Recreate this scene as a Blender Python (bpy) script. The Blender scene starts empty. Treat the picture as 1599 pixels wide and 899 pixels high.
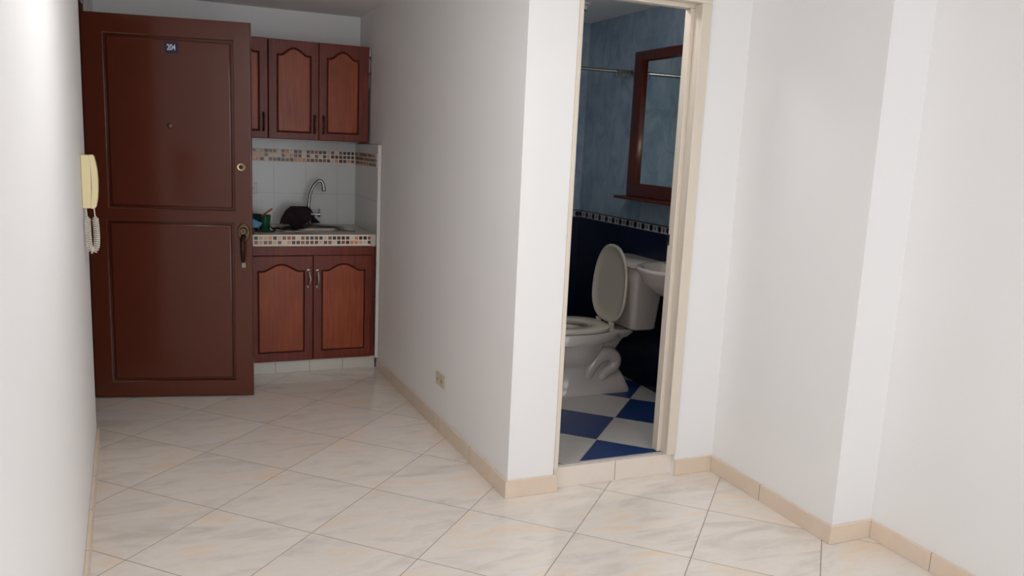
import bpy, bmesh, math, random
from mathutils import Vector, Matrix
random.seed(7)
sc = bpy.context.scene
COL = sc.collection
PI = math.pi

# ------------------------------------------------------------------ node helpers
def lin(c):
    return tuple(((v / 255 / 12.92) if v / 255 <= 0.04045 else ((v / 255 + 0.055) / 1.055) ** 2.4) for v in c) + (1.0,)

class NT:
    def __init__(s, name):
        s.m = bpy.data.materials.new(name); s.m.use_nodes = True
        s.t = s.m.node_tree; s.t.nodes.clear()
        s.out = s.n('ShaderNodeOutputMaterial'); s.b = s.n('ShaderNodeBsdfPrincipled')
        s.t.links.new(s.b.outputs[0], s.out.inputs[0])
    def n(s, typ, **kw):
        d = s.t.nodes.new(typ)
        for k, v in kw.items(): setattr(d, k, v)
        return d
    def put(s, sock, v):
        if isinstance(v, bpy.types.NodeSocket): s.t.links.new(v, sock)
        elif v is not None: sock.default_value = v
    def math(s, op, a, b=None, c=None):
        d = s.n('ShaderNodeMath', operation=op)
        for i, v in enumerate((a, b, c)): s.put(d.inputs[i], v)
        return d.outputs[0]
    def mix(s, f, a, b, blend='MIX'):
        d = s.n('ShaderNodeMix', data_type='RGBA', blend_type=blend)
        s.put(d.inputs[0], f); s.put(d.inputs[6], a); s.put(d.inputs[7], b)
        return d.outputs[2]
    def coord(s): return s.n('ShaderNodeTexCoord').outputs['Object']
    def sep(s, v):
        d = s.n('ShaderNodeSeparateXYZ'); s.put(d.inputs[0], v); return d.outputs
    def comb(s, x, y, z=0.0):
        d = s.n('ShaderNodeCombineXYZ')
        for i, v in enumerate((x, y, z)): s.put(d.inputs[i], v)
        return d.outputs[0]
    def noise(s, v, scale, detail=3, rough=0.5, dist=0.0):
        d = s.n('ShaderNodeTexNoise'); s.put(d.inputs['Vector'], v)
        d.inputs['Scale'].default_value = scale; d.inputs['Detail'].default_value = detail
        d.inputs['Roughness'].default_value = rough; d.inputs['Distortion'].default_value = dist
        return d.outputs[0]
    def white(s, v):
        d = s.n('ShaderNodeTexWhiteNoise', noise_dimensions='3D'); s.put(d.inputs['Vector'], v); return d.outputs
    def mapping(s, v, loc=(0,0,0), rot=(0,0,0), scale=(1,1,1), typ='POINT'):
        d = s.n('ShaderNodeMapping', vector_type=typ); s.put(d.inputs[0], v)
        d.inputs[1].default_value = loc; d.inputs[2].default_value = rot; d.inputs[3].default_value = scale
        return d.outputs[0]
    def ramp(s, f, stops, interp='LINEAR'):
        d = s.n('ShaderNodeValToRGB'); cr = d.color_ramp; cr.interpolation = interp
        while len(cr.elements) < len(stops): cr.elements.new(0.5)
        for e, (p, c) in zip(cr.elements, stops):
            e.position = p; e.color = c
        s.put(d.inputs[0], f); return d.outputs[0]
    def bump(s, h, strength=0.2, dist=0.01):
        d = s.n('ShaderNodeBump'); d.inputs['Strength'].default_value = strength
        d.inputs['Distance'].default_value = dist; s.put(d.inputs['Height'], h)
        s.t.links.new(d.outputs[0], s.b.inputs['Normal'])
    def set(s, **kw):
        for k, v in kw.items(): s.put(s.b.inputs[k.replace('_', ' ')], v)
        return s.m

def flat(name, rgb, rough=0.5, metal=0.0, coat=0.0, var=0.06, scale=12):
    t = NT(name); c = lin(rgb)
    n = t.noise(t.coord(), scale, 3)
    dk = tuple(v * (1 - var) for v in c[:3]) + (1,); lt = tuple(min(1, v * (1 + var)) for v in c[:3]) + (1,)
    t.put(t.b.inputs['Base Color'], t.mix(n, dk, lt))
    return t.set(Roughness=rough, Metallic=metal, Coat_Weight=coat)

def wall_paint(name, rgb, rough=0.55):
    t = NT(name); co = t.coord(); c = lin(rgb)
    n = t.noise(co, 1.3, 4)
    t.put(t.b.inputs['Base Color'], t.mix(n, tuple(v * .97 for v in c[:3]) + (1,), c))
    t.bump(t.noise(co, 9, 4), 0.10, 0.01)
    return t.set(Roughness=rough, Specular_IOR_Level=0.35)

M = {}
M['wall'] = wall_paint('white_wall_paint', (240, 238, 237))
M['ceiling'] = wall_paint('white_ceiling_paint', (238, 237, 236), 0.7)
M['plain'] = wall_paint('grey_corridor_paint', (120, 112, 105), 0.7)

def floor_mat():
    t = NT('beige_marbled_floor_tile'); co = t.coord()
    g = t.mapping(co, FLO, (0, 0, FTH), (FS, FS, 1), 'TEXTURE')
    X, Y, _ = t.sep(g)
    d = t.math('MINIMUM', t.math('PINGPONG', X, 0.5), t.math('PINGPONG', Y, 0.5))
    grout = t.math('LESS_THAN', d, 0.0036)
    cell = t.comb(t.math('FLOOR', X), t.math('FLOOR', Y))
    wv, wc = t.white(cell)
    off = t.n('ShaderNodeVectorMath', operation='MULTIPLY_ADD')
    t.put(off.inputs[0], wc); off.inputs[1].default_value = (7, 7, 7); t.put(off.inputs[2], co)
    v = off.outputs[0]
    vs = t.mapping(v, (0, 0, 0), (0, 0, 0.5), (1.0, 3.2, 1))
    n1 = t.noise(vs, 2.4, 5, 0.55, 1.1)
    n2 = t.noise(vs, 3.6, 6, 0.6, 1.4)
    base = t.ramp(n1, [(0.30, lin((216, 205, 194))), (0.52, lin((233, 225, 216))), (0.68, lin((237, 217, 196)))])
    vein = t.ramp(n2, [(0.47, (0, 0, 0, 1)), (0.53, (1, 1, 1, 1)), (0.60, (0, 0, 0, 1))])
    base = t.mix(t.math('MULTIPLY', vein, 0.35), base, lin((240, 232, 224)))
    tone = t.math('MULTIPLY_ADD', wv, 0.07, 0.95)
    base = t.mix(1.0, base, t.comb(tone, tone, tone), 'MULTIPLY')
    t.put(t.b.inputs['Base Color'], t.mix(grout, base, lin((142, 124, 108))))
    t.put(t.b.inputs['Roughness'], t.math('MULTIPLY_ADD', grout, 0.5, 0.13))
    h = t.math('SUBTRACT', 1.0, grout); t.bump(h, 0.3, 0.002)
    return t.set(Specular_IOR_Level=0.55)

def bathroom_floor_mat():
    t = NT('blue_and_white_checker_tile'); co = t.coord()
    g = t.mapping(co, (2.146, 3.539, 0), (0, 0, math.radians(46.3)), (0.366, 0.366, 1), 'TEXTURE')
    X, Y, _ = t.sep(g)
    d = t.math('MINIMUM', t.math('PINGPONG', X, 0.5), t.math('PINGPONG', Y, 0.5))
    grout = t.math('LESS_THAN', d, 0.006)
    # cells: q grows towards the right wall and the doorway, i.e. against Y
    par = t.math('FLOORED_MODULO', t.math('ADD', t.math('FLOOR', X), t.math('FLOOR', t.math('MULTIPLY', Y, -1.0))), 2.0)
    n = t.noise(co, 14, 4)
    blue = t.mix(n, lin((26, 50, 100)), lin((40, 68, 120)))
    wht = t.mix(n, lin((186, 180, 174)), lin((200, 195, 190)))
    c = t.mix(par, blue, wht)
    t.put(t.b.inputs['Base Color'], t.mix(grout, c, lin((170, 166, 162))))
    return t.set(Roughness=0.3)

def bathroom_wall_mat():
    t = NT('blue_bathroom_wall_tile'); co = t.coord(); x, y, z = t.sep(co)
    h = t.math('ADD', x, y)
    u = t.math('DIVIDE', h, 0.245)
    du = t.math('PINGPONG', u, 0.5)
    dz1 = t.math('PINGPONG', t.math('DIVIDE', t.math('SUBTRACT', z, 1.068), 0.355), 0.5)
    joint = t.math('MAXIMUM', t.math('LESS_THAN', du, 0.006), t.math('LESS_THAN', dz1, 0.004))
    n = t.noise(t.mapping(co, scale=(1, 1, 0.55)), 9, 6, 0.62, 0.8)
    light = t.ramp(n, [(0.32, lin((132, 150, 168))), (0.55, lin((156, 172, 186))), (0.75, lin((174, 185, 194)))])
    light = t.mix(joint, light, lin((158, 170, 182)))
    navy = t.mix(n, lin((20, 26, 50)), lin((28, 36, 62)))
    navy = t.mix(joint, navy, lin((38, 44, 66)))
    # listello: discs joined by small squares between two dark lines
    bu = t.math('SUBTRACT', t.math('FRACT', t.math('DIVIDE', h, 0.088)), 0.5)
    bx = t.math('MULTIPLY', bu, 0.088)
    bz = t.math('SUBTRACT', z, 1.0415)
    r = t.math('SQRT', t.math('ADD', t.math('MULTIPLY', bx, bx), t.math('MULTIPLY', bz, bz)))
    disc = t.math('LESS_THAN', r, 0.0185)
    line = t.math('GREATER_THAN', t.math('ABSOLUTE', bz), 0.0205)
    ax = t.math('SUBTRACT', 0.044, t.math('ABSOLUTE', bx))
    sq = t.math('MULTIPLY', t.math('LESS_THAN', ax, 0.005), t.math('LESS_THAN', t.math('ABSOLUTE', bz), 0.011))
    dark = t.math('MAXIMUM', t.math('MAXIMUM', disc, sq), line)
    bord = t.mix(dark, lin((176, 172, 168)), lin((30, 30, 52)))
    c = t.mix(t.math('GREATER_THAN', z, 1.015), navy, t.mix(t.math('GREATER_THAN', z, 1.068), bord, light))
    t.put(t.b.inputs['Base Color'], c)
    return t.set(Roughness=0.22)

def splash_mat():
    t = NT('pale_grey_kitchen_wall_tile'); co = t.coord(); x, y, z = t.sep(co)
    h = t.math('ADD', t.math('SUBTRACT', x, 0.688), t.math('MULTIPLY', t.math('SUBTRACT', y, 5.73), 1.0))
    du = t.math('PINGPONG', t.math('DIVIDE', h, 0.2135), 0.5)
    dz = t.math('PINGPONG', t.math('DIVIDE', t.math('SUBTRACT', z, 1.09), 0.352), 0.5)
    joint = t.math('MAXIMUM', t.math('LESS_THAN', du, 0.008), t.math('LESS_THAN', dz, 0.005))
    n = t.noise(co, 5, 4)
    c = t.mix(n, lin((202, 201, 198)), lin((214, 213, 210)))
    t.put(t.b.inputs['Base Color'], t.mix(joint, c, lin((182, 180, 176))))
    return t.set(Roughness=0.25)

def wood_mat(name, a, b, rough=0.35, grain=(26, 26, 2.2), coat=0.15):
    t = NT(name); co = t.coord()
    n = t.noise(t.mapping(co, scale=grain), 2.2, 6, 0.62, 0.4)
    n2 = t.noise(co, 3.2, 3)
    f = t.math('ADD', t.math('MULTIPLY', n, 0.6), t.math('MULTIPLY', n2, 0.4))
    t.put(t.b.inputs['Base Color'], t.ramp(f, [(0.36, lin(a)), (0.64, lin(b))]))
    t.bump(n, 0.05, 0.002)
    return t.set(Roughness=rough, Coat_Weight=coat, Coat_Roughness=0.2, Specular_IOR_Level=0.35)

def marbled(name, a, b, rough=0.25, scale=6, joint=None):
    t = NT(name); co = t.coord()
    n = t.noise(co, scale, 5, 0.55, 0.8)
    c = t.mix(n, lin(a), lin(b))
    if joint:                                  # (axis, origin, pitch): the thin joints of a row of tiles
        ax, o, p = joint
        d = t.math('PINGPONG', t.math('DIVIDE', t.math('SUBTRACT', t.sep(co)[ax], o), p), 0.5)
        c = t.mix(t.math('LESS_THAN', d, 0.0016 / p), c, lin((150, 128, 108)))
    t.put(t.b.inputs['Base Color'], c)
    return t.set(Roughness=rough)

FS = 0.4498; FTH = 0.79804; FLO = (-0.1589, 3.5532, 0.0)
M['floor'] = floor_mat()
M['bath_floor'] = bathroom_floor_mat()
M['bath_wall'] = bathroom_wall_mat()
M['splash'] = splash_mat()
M['cabinet'] = wood_mat('red_brown_stained_wood', (88, 30, 17), (124, 48, 28), 0.38, coat=0.0)
M['panel'] = wood_mat('orange_brown_stained_wood', (126, 52, 22), (158, 76, 38), 0.36, coat=0.0)
M['stain'] = wood_mat('dark_stained_groove_wood', (60, 18, 10), (74, 24, 14), 0.7, coat=0.0)
M['mirror_wood'] = wood_mat('dark_mahogany_wood', (70, 22, 12), (96, 34, 18), 0.35)
M['door'] = flat('dark_brown_gloss_door_paint', (94, 45, 31), 0.16, var=0.05, scale=3)
M['cream_paint'] = flat('cream_enamel_paint', (222, 210, 194), 0.35, var=0.03, scale=5)
M['strip'] = flat('off_white_trim', (214, 208, 204), 0.5, var=0.05, scale=20)
M['cement'] = flat('pale_grout_cement', (190, 184, 176), 0.8, var=0.12, scale=60)
M['porcelain'] = flat('white_glazed_porcelain', (206, 196, 188), 0.1, coat=0.4, var=0.015)
M['seat_plastic'] = flat('ivory_seat_plastic', (212, 202, 184), 0.22, var=0.02)
M['chrome'] = flat('polished_chrome', (170, 170, 176), 0.08, 1.0)
M['steel'] = flat('brushed_steel', (176, 174, 170), 0.28, 1.0)
M['brass'] = flat('aged_brass', (112, 96, 74), 0.32, 1.0, var=0.2, scale=60)
M['bright_brass'] = flat('pale_brass', (224, 200, 158), 0.3, 0.6)
M['dark_metal'] = flat('dark_bronze_metal', (62, 44, 34), 0.35, 0.8)
M['black_metal'] = flat('black_metal', (24, 22, 22), 0.4, 0.5)
M['phone'] = flat('yellowed_cream_plastic', (226, 210, 164), 0.38, var=0.02)
M['cord'] = flat('off_white_cord_plastic', (214, 206, 194), 0.45)
M['outlet'] = flat('beige_outlet_plastic', (206, 194, 170), 0.4)
M['outlet_slot'] = flat('dark_slot', (70, 58, 46), 0.6)
M['white_plate'] = flat('white_outlet_plastic', (226, 216, 212), 0.4)
M['number_blue'] = flat('navy_number_plate_enamel', (24, 26, 84), 0.4)
M['number_white'] = flat('white_number_paint', (225, 225, 235), 0.5)
M['counter'] = marbled('beige_stone_countertop', (178, 168, 152), (200, 190, 174), 0.25, 14)
M['grout'] = flat('ivory_mosaic_grout', (240, 222, 206), 0.6)
M['towel'] = flat('dark_maroon_cloth', (38, 16, 26), 0.95, var=0.3, scale=40)
M['cup'] = flat('green_plastic', (24, 92, 52), 0.3)
M['bowl'] = flat('dark_green_plastic', (16, 50, 44), 0.3)
M['tray'] = flat('dark_glass', (44, 58, 54), 0.12)
M['blue_cloth'] = flat('blue_cloth', (112, 164, 206), 0.9, var=0.35, scale=50)
M['red_plastic'] = flat('red_plastic', (176, 62, 54), 0.4)
M['ring'] = flat('clear_grey_ring_plastic', (120, 116, 112), 0.3)
M['water'] = flat('still_water', (150, 150, 146), 0.05)
BASEC = ((216, 194, 172), (234, 217, 198))
M['plinth'] = marbled('white_plinth_tile', (196, 192, 182), (210, 206, 196), 0.25, 5, (0, 0.624, 0.21))
t = NT('mirror_glass'); M['mirror'] = t.set(Base_Color=(0.80, 0.86, 0.82, 1), Metallic=1.0, Roughness=0.02)
t = NT('thin_window_glass')
_g = t.n('ShaderNodeBsdfGlossy'); _g.inputs['Roughness'].default_value = 0.02
_tr = t.n('ShaderNodeBsdfTransparent'); _mx = t.n('ShaderNodeMixShader'); _mx.inputs[0].default_value = 0.06
t.t.links.new(_tr.outputs[0], _mx.inputs[1]); t.t.links.new(_g.outputs[0], _mx.inputs[2]); t.t.links.new(_mx.outputs[0], t.out.inputs[0])
M['glass'] = t.m

# ------------------------------------------------------------------ mesh helpers (world coordinates unless said otherwise)
def new(): return bmesh.new()
def face(bm, vs):
    try: return bm.faces.new(vs)
    except ValueError: return None
def add_prism(bm, poly, z0, z1):
    if sum(a[0] * b[1] - b[0] * a[1] for a, b in zip(poly, poly[1:] + poly[:1])) < 0: poly = poly[::-1]
    lo = [bm.verts.new((x, y, z0)) for x, y in poly]; hi = [bm.verts.new((x, y, z1)) for x, y in poly]
    face(bm, lo[::-1]); face(bm, hi)
    n = len(poly)
    for i in range(n): face(bm, (lo[i], lo[(i + 1) % n], hi[(i + 1) % n], hi[i]))
def add_box(bm, x0, x1, y0, y1, z0, z1): add_prism(bm, [(x0, y0), (x1, y0), (x1, y1), (x0, y1)], z0, z1)
def prism(*a): bm = new(); add_prism(bm, *a); return bm
def box(*a): bm = new(); add_box(bm, *a); return bm
def add_loft(bm, rings, cap0=True, cap1=True, closed=True):
    R = [[bm.verts.new(p) for p in r] for r in rings]
    n = len(R[0])
    for a, b in zip(R, R[1:]):
        for i in range(n if closed else n - 1):
            j = (i + 1) % n
            face(bm, (a[i], a[j], b[j], b[i]))
    if cap0: face(bm, R[0][::-1])
    if cap1: face(bm, R[-1])
    return R
def frame_at(d, up):
    d = d.normalized(); s = d.cross(up)
    if s.length < 1e-4: s = d.orthogonal()
    s.normalize(); return s, s.cross(d).normalized()
def add_tube(bm, pts, rad, n=12, caps=True):
    pts = [Vector(p) for p in pts]
    if not hasattr(rad, '__len__'): rad = [rad] * len(pts)
    rings = []; s = None
    for i, p in enumerate(pts):
        d = (pts[min(i + 1, len(pts) - 1)] - pts[max(i - 1, 0)]).normalized()
        if s is None: s = d.orthogonal().normalized()
        s = (s - d * s.dot(d)); s = s.normalized() if s.length > 1e-5 else d.orthogonal().normalized()
        u = d.cross(s)
        rings.append([p + (s * math.cos(2 * PI * k / n) + u * math.sin(2 * PI * k / n)) * rad[i] for k in range(n)])
    add_loft(bm, rings, caps, caps)
def tube(*a, **k): bm = new(); add_tube(bm, *a, **k); return bm
def spline(P, m=8):
    P = [Vector(p) for p in P]; out = []
    for i in range(len(P) - 1):
        a = P[max(i - 1, 0)]; b = P[i]; c = P[i + 1]; d = P[min(i + 2, len(P) - 1)]
        for k in range(m):
            t = k / m
            out.append(0.5 * ((2 * b) + (c - a) * t + (2 * a - 5 * b + 4 * c - d) * t * t + (3 * b - a - 3 * c + d) * t ** 3))
    out.append(P[-1]); return out
def add_lathe(bm, prof, c, ax=(0, 0, 1), n=28):
    """prof = [(radius, along the axis)]; closed at both ends when the radius reaches 0"""
    ax = Vector(ax).normalized(); s = ax.orthogonal().normalized(); u = ax.cross(s); c = Vector(c)
    rings = [[c + ax * h + (s * math.cos(2 * PI * k / n) + u * math.sin(2 * PI * k / n)) * max(r, 1e-4) for k in range(n)] for r, h in prof]
    add_loft(bm, rings)
def lathe(*a, **k): bm = new(); add_lathe(bm, *a, **k); return bm

def add(name, bm, mat, parent=None, loc=None, smooth=None, bevel=0, mats=None, sub=0, label=None):
    """ONE mesh object; bm is in world coordinates and is moved to the root's origin (or loc)"""
    root = parent
    while root is not None and root.parent is not None: root = root.parent
    o0 = Vector(loc) if loc is not None else (root.location.copy() if root is not None and not root.get('_local') else Vector((0, 0, 0)))
    bmesh.ops.recalc_face_normals(bm, faces=bm.faces)
    for v in bm.verts: v.co -= o0
    me = bpy.data.meshes.new(name); bm.to_mesh(me); bm.free()
    for m in (mats or [mat]): me.materials.append(m)
    ob = bpy.data.objects.new(name, me); COL.objects.link(ob)
    if parent is not None: ob.parent = parent
    else: ob.location = o0
    if smooth is not None:
        for p in me.polygons: p.use_smooth = True
        md = ob.modifiers.new('edges', 'EDGE_SPLIT'); md.split_angle = math.radians(smooth)
    if bevel:
        md = ob.modifiers.new('bevel', 'BEVEL'); md.width = bevel; md.segments = 2; md.limit_method = 'ANGLE'; md.angle_limit = math.radians(40)
    if sub:
        md = ob.modifiers.new('sub', 'SUBSURF'); md.levels = sub; md.render_levels = sub
    if label: ob['label'] = label
    return ob
def empty(name, loc): 
    o = bpy.data.objects.new(name, None); COL.objects.link(o); o.location = loc; o.empty_display_size = 0.1; return o
def tag(o, label, cat, group=None, kind=None):
    o['label'] = label; o['category'] = cat
    if group: o['group'] = group
    if kind: o['kind'] = kind
    return o
def struct(name, bm, mat, label=None, cat=None, **k):
    o = add(name, bm, mat, **k); o['kind'] = 'structure'
    if label: o['label'] = label; o['category'] = cat
    return o

def outline_mesh(loops, depth, bev, mats, res=2):
    """flat plate in local XZ with holes, rounded edges, thickness 2*depth about y = 0; returns a bmesh"""
    cu = bpy.data.curves.new('tmp', 'CURVE'); cu.dimensions = '2D'; cu.fill_mode = 'BOTH'
    cu.extrude = max(depth - bev, 0.0); cu.bevel_depth = bev; cu.bevel_resolution = res; cu.offset = -bev
    for lp in loops:
        s = cu.splines.new('POLY'); s.points.add(len(lp) - 1); s.use_cyclic_u = True
        for p, (x, z) in zip(s.points, lp): p.co = (x, z, 0, 1)
    ob = bpy.data.objects.new('tmp', cu); COL.objects.link(ob)
    dg = bpy.context.evaluated_depsgraph_get(); me = bpy.data.meshes.new_from_object(ob.evaluated_get(dg))
    bm = new(); bm.from_mesh(me)
    for v in bm.verts: x, y, z = v.co; v.co = (x, -z, y)
    bpy.data.objects.remove(ob); bpy.data.curves.remove(cu); bpy.data.meshes.remove(me)
    return bm
def moved(bm, x=0, y=0, z=0):
    for v in bm.verts: v.co += Vector((x, y, z))
    return bm
def rect(x0, x1, z0, z1): return [(x0, z0), (x1, z0), (x1, z1), (x0, z1)]
def inset(lp, d):
    n = len(lp); out = []
    for i in range(n):
        a = Vector(lp[i - 1]); b = Vector(lp[i]); c = Vector(lp[(i + 1) % n])
        n1 = Vector((-(b - a).y, (b - a).x)).normalized(); n2 = Vector((-(c - b).y, (c - b).x)).normalized()
        m = n1 + n2; m = m / max(m.length_squared, 1e-6) * 2
        out.append((b.x + m.x * d, b.y + m.y * d))
    return out

# ------------------------------------------------------------------ the room
CZ = 2.285
def lwx(y): return -0.3145 + (4.12 - y) * 0.0368          # the left wall runs very slightly askew
LW = [(lwx(4.12), 4.12), (lwx(-1.45), -1.45)]
struct('floor', prism([(-1.7, -1.45), (2.75, -1.45), (2.75, 5.85), (-1.7, 5.85)], -0.1, 0.0), M['floor'])
struct('ceiling', prism([(-1.7, -1.6), (2.75, -1.6), (2.75, 5.9), (-1.7, 5.9)], CZ, CZ + 0.12), M['ceiling'])
struct('wall_left', prism([LW[0], LW[1], (-0.45, -1.45), (-0.45, 4.12)], 0, CZ), M['wall'])
bm = new(); add_box(bm, -0.45, -0.36, 4.12, 4.93, 2.12, CZ); add_box(bm, -0.45, -0.36, 4.93, 5.735, 0, CZ)
struct('wall_entrance', bm, M['wall'])
struct('wall_back', box(-1.7, 1.266, 5.735, 5.85, 0, CZ), M['wall'])
struct('wall_kitchen', prism([(1.266, 5.85), (1.266, 5.08), (1.312, 2.997), (1.528, 2.997), (1.528, 3.10), (1.415, 3.10), (1.415, 5.85)], 0, CZ), M['wall'])
struct('wall_right', prism([(2.152, 2.997), (2.364, 2.997), (2.364, 2.232), (2.568, 2.232), (2.568, -1.45), (2.72, -1.45), (2.72, 3.10), (2.152, 3.10)], 0, CZ), M['wall'])
struct('wall_over_bathroom_door', box(1.528, 2.152, 2.997, 3.10, 2.14, CZ), M['wall'])
# corridor beyond the entrance, closed
bm = new(); add_box(bm, -1.8, -1.7, 3.3, 5.9, 0, CZ); add_box(bm, -1.7, -0.45, 3.2, 3.3, 0, CZ)
struct('wall_corridor', bm, M['plain'])
# wall behind the camera with the window the daylight comes through
WX0, WX1, WZ0, WZ1 = -0.04, 2.50, 0.12, 2.24
bm = new()
add_box(bm, -0.45, WX0, -1.57, -1.45, 0, CZ); add_box(bm, WX1, 2.72, -1.57, -1.45, 0, CZ)
add_box(bm, WX0, WX1, -1.57, -1.45, 0, WZ0); add_box(bm, WX0, WX1, -1.57, -1.45, WZ1, CZ)
struct('wall_front', bm, M['wall'])
wb = new()
for x in (WX0, (WX0 + WX1) / 2 - 0.02, WX1 - 0.04): add_box(wb, x, x + 0.04, -1.55, -1.51, WZ0, WZ1)
for z in (WZ0, WZ1 - 0.04): add_box(wb, WX0, WX1, -1.55, -1.51, z, z + 0.04)
wf = struct('window_1', wb, M['strip'])
add('window_pane', box(WX0 + .03, WX1 - .03, -1.532, -1.528, WZ0 + .03, WZ1 - .03), M['glass'], wf)

# bathroom shell
struct('floor_bathroom', prism([(1.415, 3.10), (1.545, 3.10), (1.545, 3.035), (2.152, 3.035), (2.152, 3.10), (2.605, 3.10), (2.605, 4.935), (1.415, 4.935)], 0, 0.100), M['bath_floor'])
struct('wall_bathroom_right', box(2.605, 2.72, 3.10, 5.05, 0, CZ), M['bath_wall'])
struct('wall_bathroom_back', box(1.415, 2.605, 4.935, 5.05, 0, CZ), M['bath_wall'])
struct('wall_bathroom_left', box(1.415, 1.424, 3.10, 4.935, 0.1, CZ), M['bath_wall'])
# raised threshold: two tiles on the riser and a pale nosing
M['riser'] = marbled('beige_riser_tile', (226, 212, 200), (238, 227, 216), 0.3, 6, (0, 1.854, 0.40))
st = struct('trim_1', box(1.545, 2.152, 3.025, 3.035, 0, 0.094), M['riser'])
add('threshold_nosing', box(1.5465, 2.152, 3.022, 3.046, 0.094, 0.103), M['cement'], st, bevel=0.003)

# baseboards
BH = 0.078; BT = 0.012
def baseb(name, a, b, nrm, org, pitch=0.33, h=BH):
    ax = 0 if abs(b[0] - a[0]) > abs(b[1] - a[1]) else 1
    m = marbled('beige_baseboard_tile_' + name, *BASEC, 0.3, 5, (ax, org, pitch))
    n = Vector(nrm) * BT; e = Vector(nrm) * 0.0002
    poly = [(a[0] + e.x, a[1] + e.y), (b[0] + e.x, b[1] + e.y), (b[0] + n.x, b[1] + n.y), (a[0] + n.x, a[1] + n.y)]
    struct(name, prism(poly, 0, h), m, bevel=0.0025)
baseb('baseboard_left', LW[0], LW[1], (1, 0.037), 3.2)
baseb('baseboard_kitchen', (1.2667, 5.05), (1.3119, 2.997), (-1, -0.022), 3.41, 0.44)
baseb('baseboard_corner', (1.2999, 2.997), (1.545, 2.997), (0, -1), 1.0, 2.0)
baseb('baseboard_alcove', (2.152, 2.997), (2.364, 2.997), (0, -1), 1.0, 2.0, 0.075)
baseb('baseboard_alcove_side', (2.364, 2.9845), (2.364, 2.2321), (-1, 0), 2.64, 0.44, 0.075)
baseb('baseboard_pillar', (2.352, 2.232), (2.568, 2.232), (0, -1), 1.0, 2.0, 0.075)
baseb('baseboard_right', (2.568, 2.2195), (2.568, -1.438), (-1, 0), 1.94, 0.44, 0.075)
baseb('baseboard_front', (-0.09, -1.45), (2.568, -1.45), (0, 1), 1.94, 0.44, 0.075)
struct('baseboard_plinth', box(0.42, 1.255, 5.135, 5.145, 0, 0.08), M['plinth'], bevel=0.002)
# entrance jamb
bm = new(); add_box(bm, -0.45, -0.352, 4.895, 4.93, 0, 2.12); add_box(bm, -0.45, -0.352, 4.12, 4.93, 2.085, 2.12)
struct('trim_2', bm, M['door'], bevel=0.003)
# tile edging strip at the end of the kitchen tiling
struct('trim_3', box(1.240, 1.262, 5.068, 5.084, 0.078, 1.442), M['strip'], bevel=0.003)

# bathroom door frame (cream enamel): front flange, recess, inner face
def jamb(sx, x_open, x_out, z1):
    """sx=+1: right jamb, opening on its left"""
    b = new()
    add_box(b, *sorted((x_open, x_out)), 2.988, 3.005, 0.104, z1)
    add_box(b, *sorted((x_open + sx * 0.002, x_out)), 3.005, 3.045, 0.104, z1)
    add_box(b, *sorted((x_open - sx * 0.016, x_out)), 3.045, 3.090, 0.104, z1 - 0.0155)
    return b
fr = empty('trim_4', (1.85, 2.99, 0.104)); fr['kind'] = 'structure'
add('jamb', jamb(1, 2.101, 2.1515, 2.097), M['cream_paint'], fr, bevel=0.003)
add('jamb', jamb(-1, 1.546, 1.5285, 2.097), M['cream_paint'], fr, bevel=0.003)
b = new(); add_box(b, 1.5285, 2.1515, 2.988, 3.045, 2.097, 2.139); add_box(b, 1.5285, 2.1515, 3.0451, 3.090, 2.082, 2.139)
add('head', b, M['cream_paint'], fr, bevel=0.003)
b = new(); add_box(b, 2.0825, 2.0853, 3.074, 3.0915, 1.065, 1.115)
sp = add('strike_plate', b, M['steel'], fr, label='worn metal strike plate')
b = new(); add_box(b, 2.0815, 2.0827, 3.078, 3.086, 1.075, 1.105); add('strike_slot', b, M['black_metal'], sp)

# ------------------------------------------------------------------ entrance door (local frame: x along the leaf, z up, -y towards the room)
DA = math.atan2(4.694 - 4.861, 0.449 + 0.367)
W, H = 0.833, 2.052; Z0 = 0.006
P1 = rect(0.104, 0.743, 1.056, 1.954); P2 = rect(0.092, 0.736, 0.097, 0.988)
b = outline_mesh([rect(0, W, Z0, H), P1[::-1], P2[::-1]], 0.02, 0.004, None)
moved(b, y=0.02)
dr = add('door_1', b, M['door'])
dr['_local'] = 1; dr['kind'] = 'structure'; dr.location = (-0.367, 4.861, 0); dr.rotation_euler = (0, 0, DA)
tag(dr, 'dark brown glossy entrance door standing open, numbered 204', 'door')
for P in (P1, P2):
    b = outline_mesh([inset(P, 0.013)], 0.012, 0.008, None); moved(b, y=0.0165)
    x0, z0 = P[0]; x1, z1 = P[2]; add_box(b, x0 - .01, x1 + .01, 0.024, 0.034, z0 - .01, z1 + .01)
    add('door_panel', b, M['door'], dr)
b = outline_mesh([rect(0.405, 0.467, 1.873, 1.925)], 0.003, 0.001, None); moved(b, y=0.0025)
npl = add('number_plate', b, M['number_blue'], dr, label='small navy number plate reading 204')
tc = bpy.data.curves.new('digits', 'FONT'); tc.body = '204'; tc.size = 0.040; tc.extrude = 0.0008; tc.offset = 0.0009; tc.align_x = 'CENTER'; tc.align_y = 'CENTER'
to = bpy.data.objects.new('digits', tc); COL.objects.link(to)
me = bpy.data.meshes.new_from_object(to.evaluated_get(bpy.context.evaluated_depsgraph_get())); bpy.data.objects.remove(to)
b = new(); b.from_mesh(me)
for v in b.verts: x, y, z = v.co; v.co = (0.436 + x * 0.72, -0.0012 - z, 1.899 + y * 1.05)
add('digits', b, M['number_white'], npl, label='white figures 204')
b = lathe([(0, -.012), (.006, -.012), (.0065, -.010), (.011, -.008), (.0125, -.001), (.0125, .010), (0, .010)], (0.419, 0.0, 1.498), (0, 1, 0), n=20)
add('peephole', b, M['brass'], dr, smooth=40)
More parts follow.
